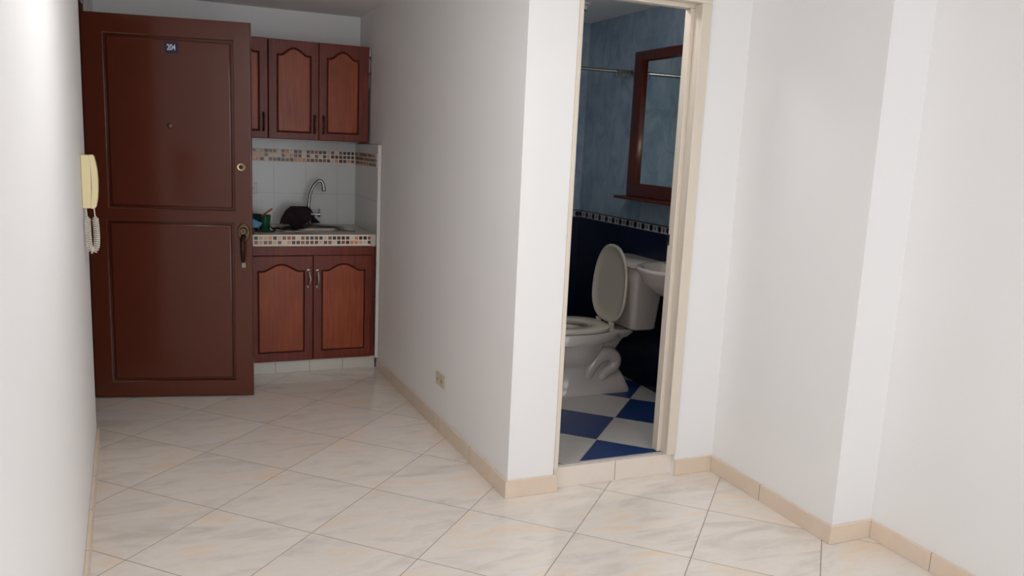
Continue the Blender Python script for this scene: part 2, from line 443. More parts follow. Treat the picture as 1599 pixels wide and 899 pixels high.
b = lathe([(0, -.008), (.010, -.009), (.012, -.016), (.018, -.018), (.0215, -.014), (.0235, -.004), (.0235, .01), (0, .01)], (0.779, 0.0, 1.294), (0, 1, 0))
dbt = add('deadbolt_cylinder', b, M['bright_brass'], dr, smooth=40, label='pale brass deadbolt cylinder')
add('keyhole', lathe([(0, -.0175), (.0085, -.0175), (.010, -.010), (0, -.008)], (0.779, 0, 1.294), (0, 1, 0), n=18), M['dark_metal'], dbt, smooth=40)
# handle set: oval back plate, cylinder, drooping grip, lower foot
rings = []
for s_, y_ in ((1.0, 0.002), (1.0, -.003), (.88, -.008), (.80, -.008), (.76, -.005), (.55, -.005)):
    rings.append([(0.789 + math.cos(a) * .034 * s_, y_, 0.938 + math.sin(a) * .052 * s_) for a in [2 * PI * k / 32 for k in range(32)]])
b = new(); add_loft(b, rings)
hs = add('door_handle', b, M['brass'], dr, smooth=40, label='aged brass pull handle with oval plate')
add('lock_cylinder', lathe([(0, -.026), (.004, -.026), (.006, -.030), (.016, -.030), (.0195, -.026), (.021, -.004), (0, -.002)], (0.789, 0, 0.946), (0, 1, 0)), M['brass'], hs, smooth=40)
gp = spline([(0.788, -.006, 0.915), (0.787, -.030, 0.903), (0.787, -.044, 0.870), (0.787, -.044, 0.825), (0.787, -.032, 0.788), (0.787, -.010, 0.776)], 6)
add('grip', tube(gp, [.015 - .006 * i / (len(gp) - 1) for i in range(len(gp))], 12), M['dark_metal'], hs, smooth=50)
b = lathe([(0, -.014), (.008, -.013), (.011, -.004), (.011, .002), (0, .002)], (0.787, 0, 0.772), (0, 1, 0), n=20)
for i in (-1, 0, 1): add_box(b, 0.787 + i * .007 - .0022, 0.787 + i * .007 + .0022, -.005, .001, 0.742, 0.765)
add('handle_foot', b, M['steel'], hs, smooth=40)
add('latch_bolt', box(W - .002, W + .010, 0.008, 0.026, 0.925, 0.955), M['dark_metal'], dr, bevel=.002)
for z in (0.3, 1.1, 1.8): add('hinge', lathe([(0, -.05), (.007, -.05), (.007, .05), (0, .05)], (-0.008, 0.012, z), (0, 0, 1), n=14), M['dark_metal'], dr, smooth=40)

# ------------------------------------------------------------------ cupboards
def arch(x0, x1, z0, zs, zt):
    """cathedral panel: zs = shoulder height, zt = crown height"""
    w = x1 - x0; pts = [(x0, z0), (x1, z0), (x1, zs)]
    s = 0.13 * w
    n = 22
    for i in range(n + 1):
        t = i / n; x = x1 - s - (w - 2 * s) * t
        k = abs(2 * t - 1)                       # 1 at shoulder, 0 at crown
        z = zs + (zt - zs) * (0.5 + 0.5 * math.cos(PI * min(1, k * 1.02))) ** 0.62
        pts.append((x, z))
    pts.append((x0, zs)); return pts
def pull(xc, z0, z1, y, bend, mat, parent):
    P = spline([(xc, y, z1), (xc, y - .020, z1 - .004), (xc + bend * .35, y - .030, z1 - .03), (xc + bend, y - .032, (z0 + z1) / 2), (xc + bend * .35, y - .030, z0 + .03), (xc, y - .020, z0 + .004), (xc, y, z0)], 5)
    b = tube(P, [.0042] * 4 + [.0055] * (len(P) - 8) + [.0042] * 4, 10)
    for z in (z0, z1): add_lathe(b, [(0, .004), (.008, .003), (.009, -.001), (0, -.001)], (xc, y, z), (0, -1, 0), n=14)
    return add('pull_handle', b, mat, parent, smooth=50)
def cab_door(root, x0, x1, z0, z1, yf, px0, px1, pz0, zs, zt, hx, hz0, hz1, hb, hm):
    A = arch(px0, px1, pz0, zs, zt)
    b = outline_mesh([rect(x0, x1, z0, z1), A[::-1]], 0.010, 0.0035, None); moved(b, y=yf + .010)
    d = add('door', b, M['cabinet'], root)
    add('groove_backing', box(px0 - .012, px1 + .012, yf + .014, yf + .0195, pz0 - .012, zt + .012), M['stain'], d, label='dark stained groove around the panel')
    b = outline_mesh([inset(A, 0.0070)], 0.008, 0.006, None); moved(b, y=yf + .010)
    add('raised_panel', b, M['panel'], d, label='orange brown arched panel')
    pull(hx, hz0, hz1, yf, hb, hm, d)
    return d
UY = 5.38
uc = empty('wall_cupboard', (1.08, UY, 1.452)); tag(uc, 'two-door red-brown wooden wall cupboard with arched panels, above the sink', 'cupboard', 'wooden kitchen cupboards')
b = new(); add_box(b, 0.619, 1.249, UY + .0205, 5.728, 1.452, 2.058)
add('body', b, M['cabinet'], uc, bevel=.002)
cab_door(uc, 0.6205, 0.9265, 1.454, 2.058, UY, 0.670, 0.881, 1.495, 1.971, 2.014, 0.901, 1.497, 1.607, -.003, M['dark_metal'])
cab_door(uc, 0.9295, 1.248, 1.454, 2.058, UY, 0.979, 1.185, 1.500, 1.968, 2.014, 0.956, 1.497, 1.607, .003, M['dark_metal'])
b = new()
for z0_, z1_, w_ in ((1.80, 1.88, .004), (1.90, 1.985, .006), (2.00, 2.045, .010)): add_box(b, 1.2495, 1.2495 + w_, UY + .004, UY + .022, z0_, z1_)
add('plaster_filler', b, M['cement'], uc, bevel=.002, label='pale plaster filling beside the cupboard edge')
uc2 = empty('wall_cupboard', (0.46, UY, 1.452)); tag(uc2, 'red-brown wooden wall cupboard mostly hidden behind the open entrance door', 'cupboard', 'wooden kitchen cupboards')
add('body', box(0.30, 0.6165, UY + .0205, 5.728, 1.452, 2.060), M['cabinet'], uc2, bevel=.002)
cab_door(uc2, 0.3015, 0.6150, 1.454, 2.060, UY, 0.352, 0.5655, 1.497, 1.975, 2.016, 0.588, 1.499, 1.607, .002, M['dark_metal'])

BY = 5.12
bc = empty('base_cupboard', (0.85, BY, 0.08)); tag(bc, 'red-brown wooden base cupboard with two arched doors under the sink counter', 'cupboard', 'wooden kitchen cupboards')
b = new(); add_box(b, 0.43, 0.448, BY + .001, 5.72, 0.082, 0.806); add_box(b, 1.222, 1.244, BY + .001, 5.72, 0.082, 0.806)
add_box(b, 0.448, 1.222, BY + .021, 5.72, 0.082, 0.10); add_box(b, 0.448, 1.222, 5.70, 5.72, 0.10, 0.60)
add_box(b, 0.43, 1.244, BY - .002, BY + .02, 0.748, 0.806); add_box(b, 0.845, 0.861, BY + .021, BY + .06, 0.10, 0.748)
add('body', b, M['cabinet'], bc, bevel=.002)
cab_door(bc, 0.4495, 0.8505, 0.078, 0.744, BY - .003, 0.518, 0.801, 0.133, 0.653, 0.695, 0.824, 0.553, 0.654, .008, M['steel'])
cab_door(bc, 0.8545, 1.2215, 0.080, 0.746, BY - .006, 0.905, 1.181, 0.135, 0.653, 0.695, 0.879, 0.551, 0.652, .002, M['steel'])

# ------------------------------------------------------------------ counter and tiling
PAL = {'K': (22, 22, 28), 'N': (32, 40, 58), 'D': (72, 38, 30), 'b': (124, 82, 66), 'r': (146, 80, 62), 'p': (206, 156, 142), 'o': (214, 140, 92), 't': (204, 180, 150), 'c': (220, 206, 190), 'n': (96, 56, 44)}
KEYS = list(PAL)
for k in KEYS: M['mo_' + k] = flat('mosaic_glass_' + str(KEYS.index(k)), PAL[k], 0.3, var=0.12, scale=90)
def mosaic(name, rows, org, du, pitch, nrm, parent, size=.0208):
    """rows top to bottom; org = centre of the first chip of the top row; du = step direction"""
    b = new(); du = Vector(du); nrm = Vector(nrm)
    for r, row in enumerate(rows):
        for i, k in enumerate(row):
            c = Vector(org) + du * pitch * i - Vector((0, 0, 1)) * pitch * r
            h = size / 2
            ring = lambda q, d: [c + du * a * (h - q) + Vector((0, 0, 1)) * e * (h - q) + nrm * d for a, e in ((-1, -1), (1, -1), (1, 1), (-1, 1))]
            n0 = len(b.faces); add_loft(b, [ring(0, -.002), ring(0, .0008), ring(.0012, .002)]); b.faces.ensure_lookup_table()
            for f in b.faces[n0:]: f.material_index = KEYS.index(k)
    return add(name, b, None, parent, mats=[M['mo_' + k] for k in KEYS])
rnd = lambda n, s: ''.join(random.choice(s) for _ in range(n))
# tiled wall panels
ks = struct('wall_backsplash', box(-0.2, 1.2415, 5.728, 5.735, 0.88, 1.452), M['splash'])
ke = add('mosaic_grout', box(-0.2, 1.2415, 5.7262, 5.7285, 1.300, 1.386), M['grout'], ks)
L = 24
R1 = 'tpDbbcrocNbcDbrDNtbcbDKK'; R2 = 'ttbcccbtobDcDcbcDtDDDNDD'; R3 = 'oDcbbNDbDooobDbDbDcoNNob'
x_first = 0.587
pre = 26
mosaic('mosaic_band', [rnd(pre, 'tbDcop') + R1, rnd(pre, 'tbDcop') + R2, rnd(pre, 'tbDcop') + R3], (x_first - pre * .02757, 5.7262, 1.371), (1, 0, 0), .02757, (0, -1, 0), ks)
kp = struct('wall_backsplash_side', prism([(1.2465, 5.7285), (1.2415, 5.7285), (1.240, 5.084), (1.2655, 5.084)], 0.875, 1.442), M['splash'])
add('mosaic_grout', prism([(1.2415, 5.7265), (1.2392, 5.7265), (1.2378, 5.085), (1.241, 5.085)], 1.300, 1.386), M['grout'], kp)
mosaic('mosaic_band', [rnd(23, 'DbnDNrKtb'), rnd(23, 'DbnDKrobN'), rnd(23, 'cDbnortbD')], (1.2391, 5.705, 1.371), (0, -1, 0), .02757, (-1, 0, 0), kp)

CT = 0.879
ct = empty('countertop', (0.6, 5.4, CT)); tag(ct, 'beige stone kitchen countertop with a mosaic-tiled front edge', 'countertop')
SX0, SX1, SY0, SY1 = 0.655, 1.155, 5.255, 5.645        # sink outer rim
def rrect(x0, x1, y0, y1, r, z, n=6):
    out = []
    for cx, cy, a0 in ((x1 - r, y1 - r, 0), (x0 + r, y1 - r, 90), (x0 + r, y0 + r, 180), (x1 - r, y0 + r, 270)):
        for i in range(n + 1):
            a = math.radians(a0 + 90 * i / n); out.append((cx + r * math.cos(a), cy + r * math.sin(a), z))
    return out
b = new()
cx0, cx1, cy0, cy1 = -0.2, 1.2385, 5.099, 5.7275
hx0, hx1, hy0, hy1 = SX0 + .012, SX1 - .012, SY0 + .012, SY1 - .012
for (a0, a1, b0, b1) in ((cx0, hx0, cy0, cy1), (hx1, cx1, cy0, cy1), (hx0, hx1, cy0, hy0), (hx0, hx1, hy1, cy1)): add_box(b, a0, a1, b0, b1, 0.8075, CT)
add('slab', b, M['counter'], ct)
# front edge: grout bed and chips, a plaster repair at the wall end
add('edge_grout', box(-0.2, 1.2385, 5.091, 5.0995, 0.811, CT + .0003), M['grout'], ct, bevel=.0015)
add('edge_plaster', prism([(1.205, 5.085), (1.2385, 5.083), (1.2385, 5.10), (1.205, 5.10)], 0.806, CT + .004), M['cement'], ct, bevel=.004)
E1 = 'NptoNtbrbcbnNDNtbNDKDcoNKrb'; E2 = 'bpbbtbcpDDbnnDtDbcKrKootcDb'
mosaic('edge_mosaic', ([rnd(25, 'tbDcopN') + E1[:26], rnd(25, 'tbDcopN') + E2[:26]]), (0.509 - 25 * .02757, 5.0912, 0.8595), (1, 0, 0), .02757, (0, -1, 0), ct)

# sink
sk = empty('kitchen_sink', (0.905, 5.45, CT)); tag(sk, 'stainless steel inset kitchen sink with rounded corners', 'sink')
b = new()
rings = [rrect(SX0, SX1, SY0, SY1, .05, CT + .0005), rrect(SX0 + .002, SX1 - .002, SY0 + .002, SY1 - .002, .05, CT + .006),
         rrect(SX0 + .012, SX1 - .012, SY0 + .012, SY1 - .012, .05, CT + .008), rrect(SX0 + .024, SX1 - .024, SY0 + .024, SY1 - .060, .07, CT + .004),
         rrect(SX0 + .032, SX1 - .032, SY0 + .034, SY1 - .070, .08, CT - .02), rrect(SX0 + .05, SX1 - .05, SY0 + .05, SY1 - .09, .09, CT - .10), rrect(SX0 + .08, SX1 - .08, SY0 + .07, SY1 - .11, .09, CT - .12)]
add_loft(b, rings, cap0=False)
add('basin', b, M['steel'], sk, smooth=60)
add('drain', lathe([(0, .002), (.025, .002), (.032, .004), (.034, 0), (0, 0)], (0.90, 5.43, CT - .1195)), M['chrome'], sk, smooth=40)

# tap
FX, FY = 0.9035, 5.612
fa = empty('kitchen_tap', (FX, FY, CT + .0088)); tag(fa, 'chrome gooseneck kitchen tap behind the steel sink', 'tap')
z0 = CT + .0088
add('tap_body', lathe([(0, 0), (.024, 0), (.024, .006), (.0155, .012), (.0145, .060), (.0165, .066), (.0165, .088), (.013, .094), (.0125, .125), (0, .127)], (FX, FY, z0)), M['chrome'], fa, smooth=40)
G = spline([(FX, FY, z0 + .11), (FX, FY, 1.03), (FX + .006, FY - .002, 1.085), (FX + .018, FY - .005, 1.122), (FX + .036, FY - .009, 1.157), (FX + .060, FY - .015, 1.183), (FX + .080, FY - .020, 1.182), (FX + .092, FY - .023, 1.160), (FX + .096, FY - .024, 1.138)], 6)
add('spout', tube(G, .0108, 16), M['chrome'], fa, smooth=50)
add('aerator', lathe([(0, 0), (.0115, 0), (.013, .004), (.013, .024), (.0112, .028), (0, .028)], (FX + .096, FY - .024, 1.116)), M['chrome'], fa, smooth=40)
ZA = 0.959
for sgn in (1, -1):
    b = tube([(FX + sgn * .010, FY, ZA), (FX + sgn * .05, FY, ZA), (FX + sgn * .078, FY - .002, ZA)], [.010, .0085, .0095], 14)
    add_lathe(b, [(0, -.018), (.008, -.018), (.0085, -.010), (.0105, -.006), (.0105, .010), (.007, .014), (.006, .022), (0, .022)], (FX + sgn * .070, FY, ZA))
    add_tube(b, [(FX + sgn * .070, FY, ZA + .020), (FX + sgn * .070, FY - .004, ZA + .034)], [.0055, .0085], 12)
    add('tap_valve', b, M['chrome'], fa, smooth=40)

# outlet on the tiles beside the door leaf
ou = empty('wall_outlet', (0.53, 5.728, 1.09)); tag(ou, 'white outlet plate on the kitchen tiles beside the open door edge', 'outlet')
add('plate', box(0.466, 0.583, 5.720, 5.7278, 1.082, 1.156), M['white_plate'], ou, bevel=.003)
for x in (0.498, 0.55):
    so_ = add('socket', box(x - .016, x + .016, 5.7185, 5.7205, 1.100, 1.138), M['white_plate'], ou, bevel=.002)
    b = new()
    for dx in (-.006, .006): add_box(b, x + dx - .0013, x + dx + .0013, 5.7178, 5.7188, 1.112, 1.126)
    add('socket_slots', b, M['outlet_slot'], so_)

# crumpled towel hung over the tap
def cloth(name, prof, y0, y1, mat, seed, amp=.006, sub=1):
    """closed outline in X/Z swelled in depth: a crumpled heap of cloth"""
    rnd_ = random.Random(seed); cx = sum(p[0] for p in prof) / len(prof); cz = sum(p[1] for p in prof) / len(prof)
    P = []
    n = len(prof)
    for i in range(n):
        a = Vector(prof[i]); c = Vector(prof[(i + 1) % n])
        for k in range(4): P.append(a.lerp(c, k / 4))
    rings = []; m = 13
    from mathutils import noise as _nz
    for j in range(m + 1):
        t = j / m; q = abs(2 * t - 1); s = math.sqrt(max(0.0, 1 - q ** 2.6)) * .97 + .03
        y = y0 + (y1 - y0) * t; ring = []
        for p in P:
            x, z = cx + (p.x - cx) * s, cz + (p.y - cz) * s
            d = _nz.noise_vector(Vector((x * 26, y * 14 + seed, z * 15))); e = _nz.noise_vector(Vector((x * 60, y * 40, z * 45 + seed)))
            ring.append((x + d.x * amp * .5, y + (d.y * 2.0 + e.y * .7) * amp, z + d.z * amp * .5))
        rings.append(ring)
    b = new(); add_loft(b, rings)
    return add(name, b, mat, loc=(cx, (y0 + y1) / 2, min(p[1] for p in prof)), smooth=80, sub=sub)
tw = cloth('dish_towel', [(.703, .905), (.712, .945), (.735, .985), (.775, 1.022), (.83, 1.017), (.885, 1.02), (.900, 1.0), (.904, .97), (.903, .935), (.878, .915), (.855, .893), (.826, .868), (.800, .862), (.776, .885), (.755, .903)], 5.478, 5.566, M['towel'], 3)
tag(tw, 'crumpled dark maroon towel heaped against the kitchen tap', 'towel')
t2 = cloth('dish_towel', [(.908, .900), (.916, .992), (.928, .99), (.944, .955), (.952, .93), (.972, .915), (.992, .896), (.94, .892)], 5.640, 5.690, M['towel'], 5, .003)
tag(t2, 'small dark maroon cloth end bunched behind the tap stem', 'cloth')

# dishes by the door edge
tr = empty('dish_tray', (0.52, 5.36, CT)); tag(tr, 'dark glass tray on the countertop left of the sink', 'tray')
b = new(); add_loft(b, [rrect(.395, .642, 5.235, 5.555, .03, CT + .0005), rrect(.39, .647, 5.23, 5.56, .03, CT + .012), rrect(.396, .641, 5.236, 5.554, .03, CT + .012), rrect(.400, .637, 5.240, 5.550, .03, CT + .006)])
add('tray', b, M['tray'], tr, smooth=40)
b = tube(spline([(.630, 5.30, CT + .016), (.655, 5.285, CT + .020), (.672, 5.275, CT + .018)], 5), .006, 10); add('tray_handle', b, M['black_metal'], tr, smooth=40)
cup = add('cup', lathe([(0, .006), (.029, .006), (.031, .008), (.0330, .03), (.0365, .076), (.0375, .077), (.0385, .076), (.0380, .073), (.0350, .03), (.0335, .004), (.032, 0), (0, 0)][::-1], (0.642, 5.42, CT + .0142)), M['cup'], smooth=40, loc=(.642, 5.42, CT + .0142))
tag(cup, 'green plastic cup standing beside the dark green bowl', 'cup')
cup.location = (.603, 5.30 + .185, CT + .0066)
bw = add('bowl', lathe([(0, 0), (.035, 0), (.045, .006), (.066, .05), (.072, .085), (.0705, .086), (.063, .05), (.042, .010), (0, .008)], (.512, 5.42, CT + .0065)), M['bowl'], smooth=40, loc=(.512, 5.42, CT + .0065))
tag(bw, 'dark green plastic bowl on the tray at the open door edge', 'bowl')
sp_ = add('spoon', tube(spline([(.545, 5.40, CT + .040), (.575, 5.395, CT + .080), (.60, 5.39, CT + .104), (.640, 5.385, CT + .134)], 5), [.004] * 8 + [.0065] * 7 + [.005], 10), M['red_plastic'], smooth=50)
tag(sp_, 'red plastic spoon handle sticking out of the dark green bowl', 'spoon')
bl = cloth('dish_cloth', [(.470, .897), (.472, .930), (.500, .956), (.53, .950), (.552, .938), (.566, .930), (.562, .912), (.545, .900)], 5.262, 5.320, M['blue_cloth'], 9, .012)
tag(bl, 'crumpled light blue cloth in front of the dark green bowl', 'cloth')

# ------------------------------------------------------------------ intercom on the left wall
PY = 3.70; wx = lwx(PY)
ip = empty('intercom_phone', (wx, PY, 1.14)); tag(ip, 'cream wall intercom handset with a coiled cord, on the left wall beside the door', 'intercom')
def sect(z, x0, x1, y0, y1): return [(x0, y0, z), (x1, y0, z), (x1, y1, z), (x0, y1, z)]
b = new(); zz = [1.148, 1.155, 1.20, 1.26, 1.32, 1.352, 1.360]
add_loft(b, [sect(z, wx + .001, wx + .031 + .004 * math.sin((z - 1.148) / .212 * PI) - (.003 if z in (1.148, 1.360) else 0), 3.70, 3.785) for z in zz])
add('base', b, M['phone'], ip, bevel=.002)
b = new()
prof = [(1.146, .030, .044), (1.155, .0285, .050), (1.185, .033, .056), (1.22, .0355, .059), (1.26, .0355, .060), (1.30, .034, .058), (1.335, .031, .053), (1.357, .029, .048), (1.362, .031, .044)]
add_loft(b, [sect(z, wx + a, wx + c_, 3.702, 3.752) for z, a, c_ in prof])
add('handset', b, M['phone'], ip, bevel=.003)
# coiled cord: down, loop, and back up
path = spline([(wx + .012, 3.715, 1.150), (wx + .015, 3.713, 1.10), (wx + .016, 3.712, 1.05), (wx + .018, 3.712, 1.005), (wx + .021, 3.712, .985), (wx + .031, 3.714, .973), (wx + .042, 3.716, .984), (wx + .046, 3.718, 1.01), (wx + .046, 3.720, 1.06), (wx + .044, 3.722, 1.10), (wx + .040, 3.722, 1.150)], 14)
pts = []; ln = 0; N = len(path)
cum = [0]
for a, c_ in zip(path, path[1:]): cum.append(cum[-1] + (c_ - a).length)
tot = cum[-1]; nt = 48; steps = nt * 10
j = 0
for i in range(steps + 1):
    s_ = tot * i / steps
    while j < N - 2 and cum[j + 1] < s_: j += 1
    f_ = (s_ - cum[j]) / max(1e-9, cum[j + 1] - cum[j]); p = path[j].lerp(path[j + 1], f_)
    d = (path[min(j + 2, N - 1)] - path[max(j - 1, 0)]).normalized()
    s1 = Vector((0, 1, 0)); s2 = d.cross(s1).normalized()
    r = .0105 * min(1, max(0, (s_ - .035) / .012), 1) if s_ < tot / 2 else .0105 * min(1, max(0, (tot - s_ - .035) / .012))
    a = 2 * PI * nt * i / steps
    pts.append(p + (s1 * math.cos(a) + s2 * math.sin(a)) * r)
add('coiled_cord', tube(pts, .0027, 7), M['cord'], ip, smooth=60)

# outlet on the kitchen wall
oy0, oy1, oz0, oz1 = 3.788, 3.922, 0.240, 0.306
def kwx(y): return 1.266 + (5.08 - y) / (5.08 - 2.997) * .046
o2 = empty('wall_outlet', (kwx(3.855), 3.855, oz0)); tag(o2, 'beige double outlet low on the white kitchen side wall', 'outlet')
add('plate', prism([(kwx(oy0) - .0002, oy0), (kwx(oy1) - .0002, oy1), (kwx(oy1) - .009, oy1), (kwx(oy0) - .009, oy0)], oz0, oz1), M['outlet'], o2, bevel=.003)
for y in (3.826, 3.884):
    s_ = add('socket', prism([(kwx(y) - .008, y - .017), (kwx(y) - .008, y + .017), (kwx(y) - .0105, y + .017), (kwx(y) - .0105, y - .017)], oz0 + .014, oz1 - .014), M['outlet'], o2, bevel=.002)
    b = new()
    for dy in (-.007, .007): add_box(b, kwx(y) - .0112, kwx(y) - .0100, y + dy - .0015, y + dy + .0015, oz0 + .026, oz1 - .024)
    add('socket_slots', b, M['outlet_slot'], s_)

# ------------------------------------------------------------------ toilet (faces -x, back against the right tiled wall)
TY = 4.04; F0 = 0.1002
tl = empty('toilet', (2.25, TY, F0)); tag(tl, 'white two-piece toilet with its lid raised, in the blue bathroom', 'toilet')
def egg(xf, xb, hw, z, n=40, k=0.42, p=2.2):
    """plan outline: front at xf, back at xb; widest at fraction k from the back"""
    xc = xb - (xb - xf) * k; out = []
    for i in range(n):
        a = 2 * PI * i / n; c_, s_ = math.cos(a), math.sin(a)
        L_ = (xb - xc) if c_ > 0 else (xc - xf)
        out.append((xc + L_ * math.copysign(abs(c_) ** (2 / p), c_), TY + hw * math.copysign(abs(s_) ** (2 / p), s_), z))
    return out
def rr_plan(x0, x1, w, z): return rrect(x0, x1, TY - w, TY + w, .03, z, 4)
b = new()
SEC = [(1.965, 2.285, .122, F0, 3.0), (1.965, 2.285, .124, .116, 3.0), (1.985, 2.280, .114, .140, 2.8), (2.000, 2.270, .106, .19, 2.6), (1.995, 2.265, .106, .25, 2.5), (1.980, 2.27, .112, .268, 2.4),
       (1.93, 2.28, .132, .282, 2.3), (1.895, 2.30, .152, .32, 2.2), (1.865, 2.31, .168, .365, 2.2), (1.845, 2.33, .178, .402, 2.2), (1.836, 2.40, .187, .410, 2.1), (1.832, 2.45, .190, .425, 2.0), (1.832, 2.46, .190, .462, 2.0), (1.838, 2.455, .185, .470, 2.0)]
rings = [egg(a, c_, w, z, k=(.60 if z > .405 else .5), p=p) for a, c_, w, z, p in SEC]
inner = [(1.895, 2.235, .125, .470), (1.905, 2.225, .117, .462), (1.93, 2.20, .10, .40), (1.98, 2.16, .07, .33), (2.02, 2.13, .045, .30)]
rings += [egg(a, c_, w, z, k=.5) for a, c_, w, z in inner]
add_loft(b, rings)
# rear deck under the tank, narrowing downwards
deck = [(2.30, 2.445, .105, .425), (2.30, 2.462, .120, .445), (2.30, 2.468, .125, .455), (2.30, 2.468, .125, .472)]
foot = [(2.08, 2.470, .119, F0), (2.08, 2.472, .120, .116), (2.08, 2.462, .110, .140), (2.10, 2.440, .098, .19), (2.20, 2.415, .078, .235), (2.20, 2.40, .062, .28), (2.20, 2.40, .060, .35), (2.20, 2.425, .075, .40), (2.20, 2.45, .10, .44)]
for L_ in (deck, foot):
    add_loft(b, [rr_plan(x0, x1, w, z) for x0, x1, w, z in L_])
bowl = add('bowl', b, M['porcelain'], tl, smooth=42)
for sg in (-1, 1):
    y = TY + sg * .072
    P = spline([(2.185, y - sg * .030, .175), (2.200, y - sg * .004, .215), (2.232, y + sg * .006, .275), (2.285, y + sg * .006, .318), (2.338, y + sg * .004, .322), (2.372, y, .290), (2.364, y, .248), (2.325, y, .222), (2.290, y, .196), (2.265, y - sg * .03, .165)], 6)
    add('trapway', tube(P, [.040 + .004 * math.sin(PI * min(1, i / 40)) - .010 * max(0, (i - 36) / 18) for i in range(len(P))], 20), M['porcelain'], bowl, smooth=60)
add('water', lathe([(0, 0), (.05, 0), (.05, .003), (0, .003)], (2.075, TY, .322)), M['water'], bowl)
# tank and its lid
def rr(x0, x1, hw, z, r): return [(x, y, z) for x, y, _ in rrect(x0, x1, TY - hw, TY + hw, r, z)]
b = new(); add_loft(b, [rr(2.425, 2.570, .165, .473, .03), rr(2.412, 2.578, .180, .484, .035), rr(2.400, 2.594, .195, .68, .035), rr(2.396, 2.596, .201, .829, .035)])
tk = add('tank', b, M['porcelain'], tl, smooth=45)
b = new(); add_loft(b, [rr(2.392, 2.600, .206, .832, .035), rr(2.382, 2.602, .214, .836, .038), rr(2.382, 2.602, .214, .858, .038), rr(2.388, 2.600, .208, .865, .04)])
add('tank_lid', b, M['porcelain'], tk, smooth=45)
b = lathe([(0, 0), (.012, 0), (.012, .01), (0, .012)], (2.394, TY + .15, .79), (-1, 0, 0), n=18); add_tube(b, [(2.384, TY + .15, .79), (2.372, TY + .12, .785), (2.372, TY + .075, .782)], .005, 10)
add('flush_lever', b, M['chrome'], tk, smooth=45)
# seat ring
b = new()
so = lambda z, d: [(2.335 - d - (2.335 - x) * (1.0 if x < 2.10 else 1.0), y, z_) for x, y, z_ in egg(1.825 + d, 2.335, .192 - d, z, k=.42, p=2.5)]
si = lambda z, d: egg(1.905 - d, 2.215 + d, .112 + d, z, k=.5)
ringsL = [so(.474, .004), so(.480, 0), so(.492, 0), so(.498, .008), si(.498, .008), si(.492, 0), si(.480, 0), si(.474, .004)]
Rr = add_loft(b, ringsL, False, False)
for i in range(40): face(b, (Rr[-1][i], Rr[-1][(i + 1) % 40], Rr[0][(i + 1) % 40], Rr[0][i]))
seat = add('seat', b, M['seat_plastic'], tl, smooth=50)
# raised lid: local u across (y), v up, n forward (-x); hinged at the back of the seat and leaning on the tank
HX, HZ = 2.343, .489; lean = math.radians(3.0)
U = Vector((0, 1, 0)); V = Vector((math.sin(lean), 0, math.cos(lean))); Nn = Vector((-math.cos(lean), 0, math.sin(lean)))
def lidring(s, n_, kk=40):
    out = []
    for i in range(kk):
        a = 2 * PI * i / kk; c_, q = math.cos(a), math.sin(a)
        p = 2.25
        v = .185 + (.262 * math.copysign(abs(q) ** (2 / p), q) if q > 0 else .185 * math.copysign(abs(q) ** (2 / 2.6), q)) * s
        u = .190 * math.copysign(abs(c_) ** (2 / p), c_) * s
        out.append(Vector((HX, TY - .005, HZ)) + U * u + V * (v + .012) + Nn * n_)
    return out
b = new(); add_loft(b, [lidring(.3, -.016), lidring(.8, -.014), lidring(.96, -.008), lidring(1, 0), lidring(1, .008), lidring(.965, .012), lidring(.93, .010), lidring(.88, .002), lidring(.7, -.004), lidring(.3, -.006)])
ld = add('lid', b, M['seat_plastic'], tl, smooth=60)
for s_ in (-.075, .075):
    b = tube([(2.338, TY + s_ - .020, .502), (2.338, TY + s_ + .020, .502)], .0085, 12); add_box(b, 2.326, 2.350, TY + s_ - .010, TY + s_ + .010, .472, .499)
    add('hinge', b, M['seat_plastic'], tl, smooth=50, label='ivory plastic seat hinge')

# ------------------------------------------------------------------ washbasin on the right tiled wall
WY = 3.58
wb_ = empty('wall_mounted_washbasin', (2.4, WY, .70)); tag(wb_, 'white wall-hung washbasin beside the toilet, half hidden by the door frame', 'washbasin')
def dee(xf, hw, z, n=36, xb=2.603):
    out = []
    for i in range(n):
        a = PI / 2 + PI * i / (n - 1); out.append((xb - .06 + (xb - .06 - xf) * math.cos(a), WY + hw * math.sin(a), z))
    out += [(xb, WY - hw, z), (xb, WY + hw, z)]
    return out
b = new()
add_loft(b, [dee(2.52, .07, .685), dee(2.46, .12, .705), dee(2.38, .17, .745), dee(2.31, .205, .80), dee(2.29, .222, .838), dee(2.274, .234, .856), dee(2.270, .236, .866), dee(2.274, .234, .875), dee(2.284, .226, .879)] +
         [[(min(2.53, x), y, z) for x, y, z in dee(2.31, .20, .872)], [(min(2.50, x), y, z) for x, y, z in dee(2.33, .165, .82)], [(min(2.46, x), y, z) for x, y, z in dee(2.38, .09, .765)]])
add('basin', b, M['porcelain'], wb_, smooth=50)
b = lathe([(0, 0), (.02, 0), (.016, .01), (.013, .05), (.015, .055), (0, .06)], (2.565, WY, .8785)); add_tube(b, [(2.565, WY, .91), (2.52, WY, .925), (2.47, WY, .918)], .009, 12)
add('basin_tap', b, M['chrome'], wb_, smooth=45)

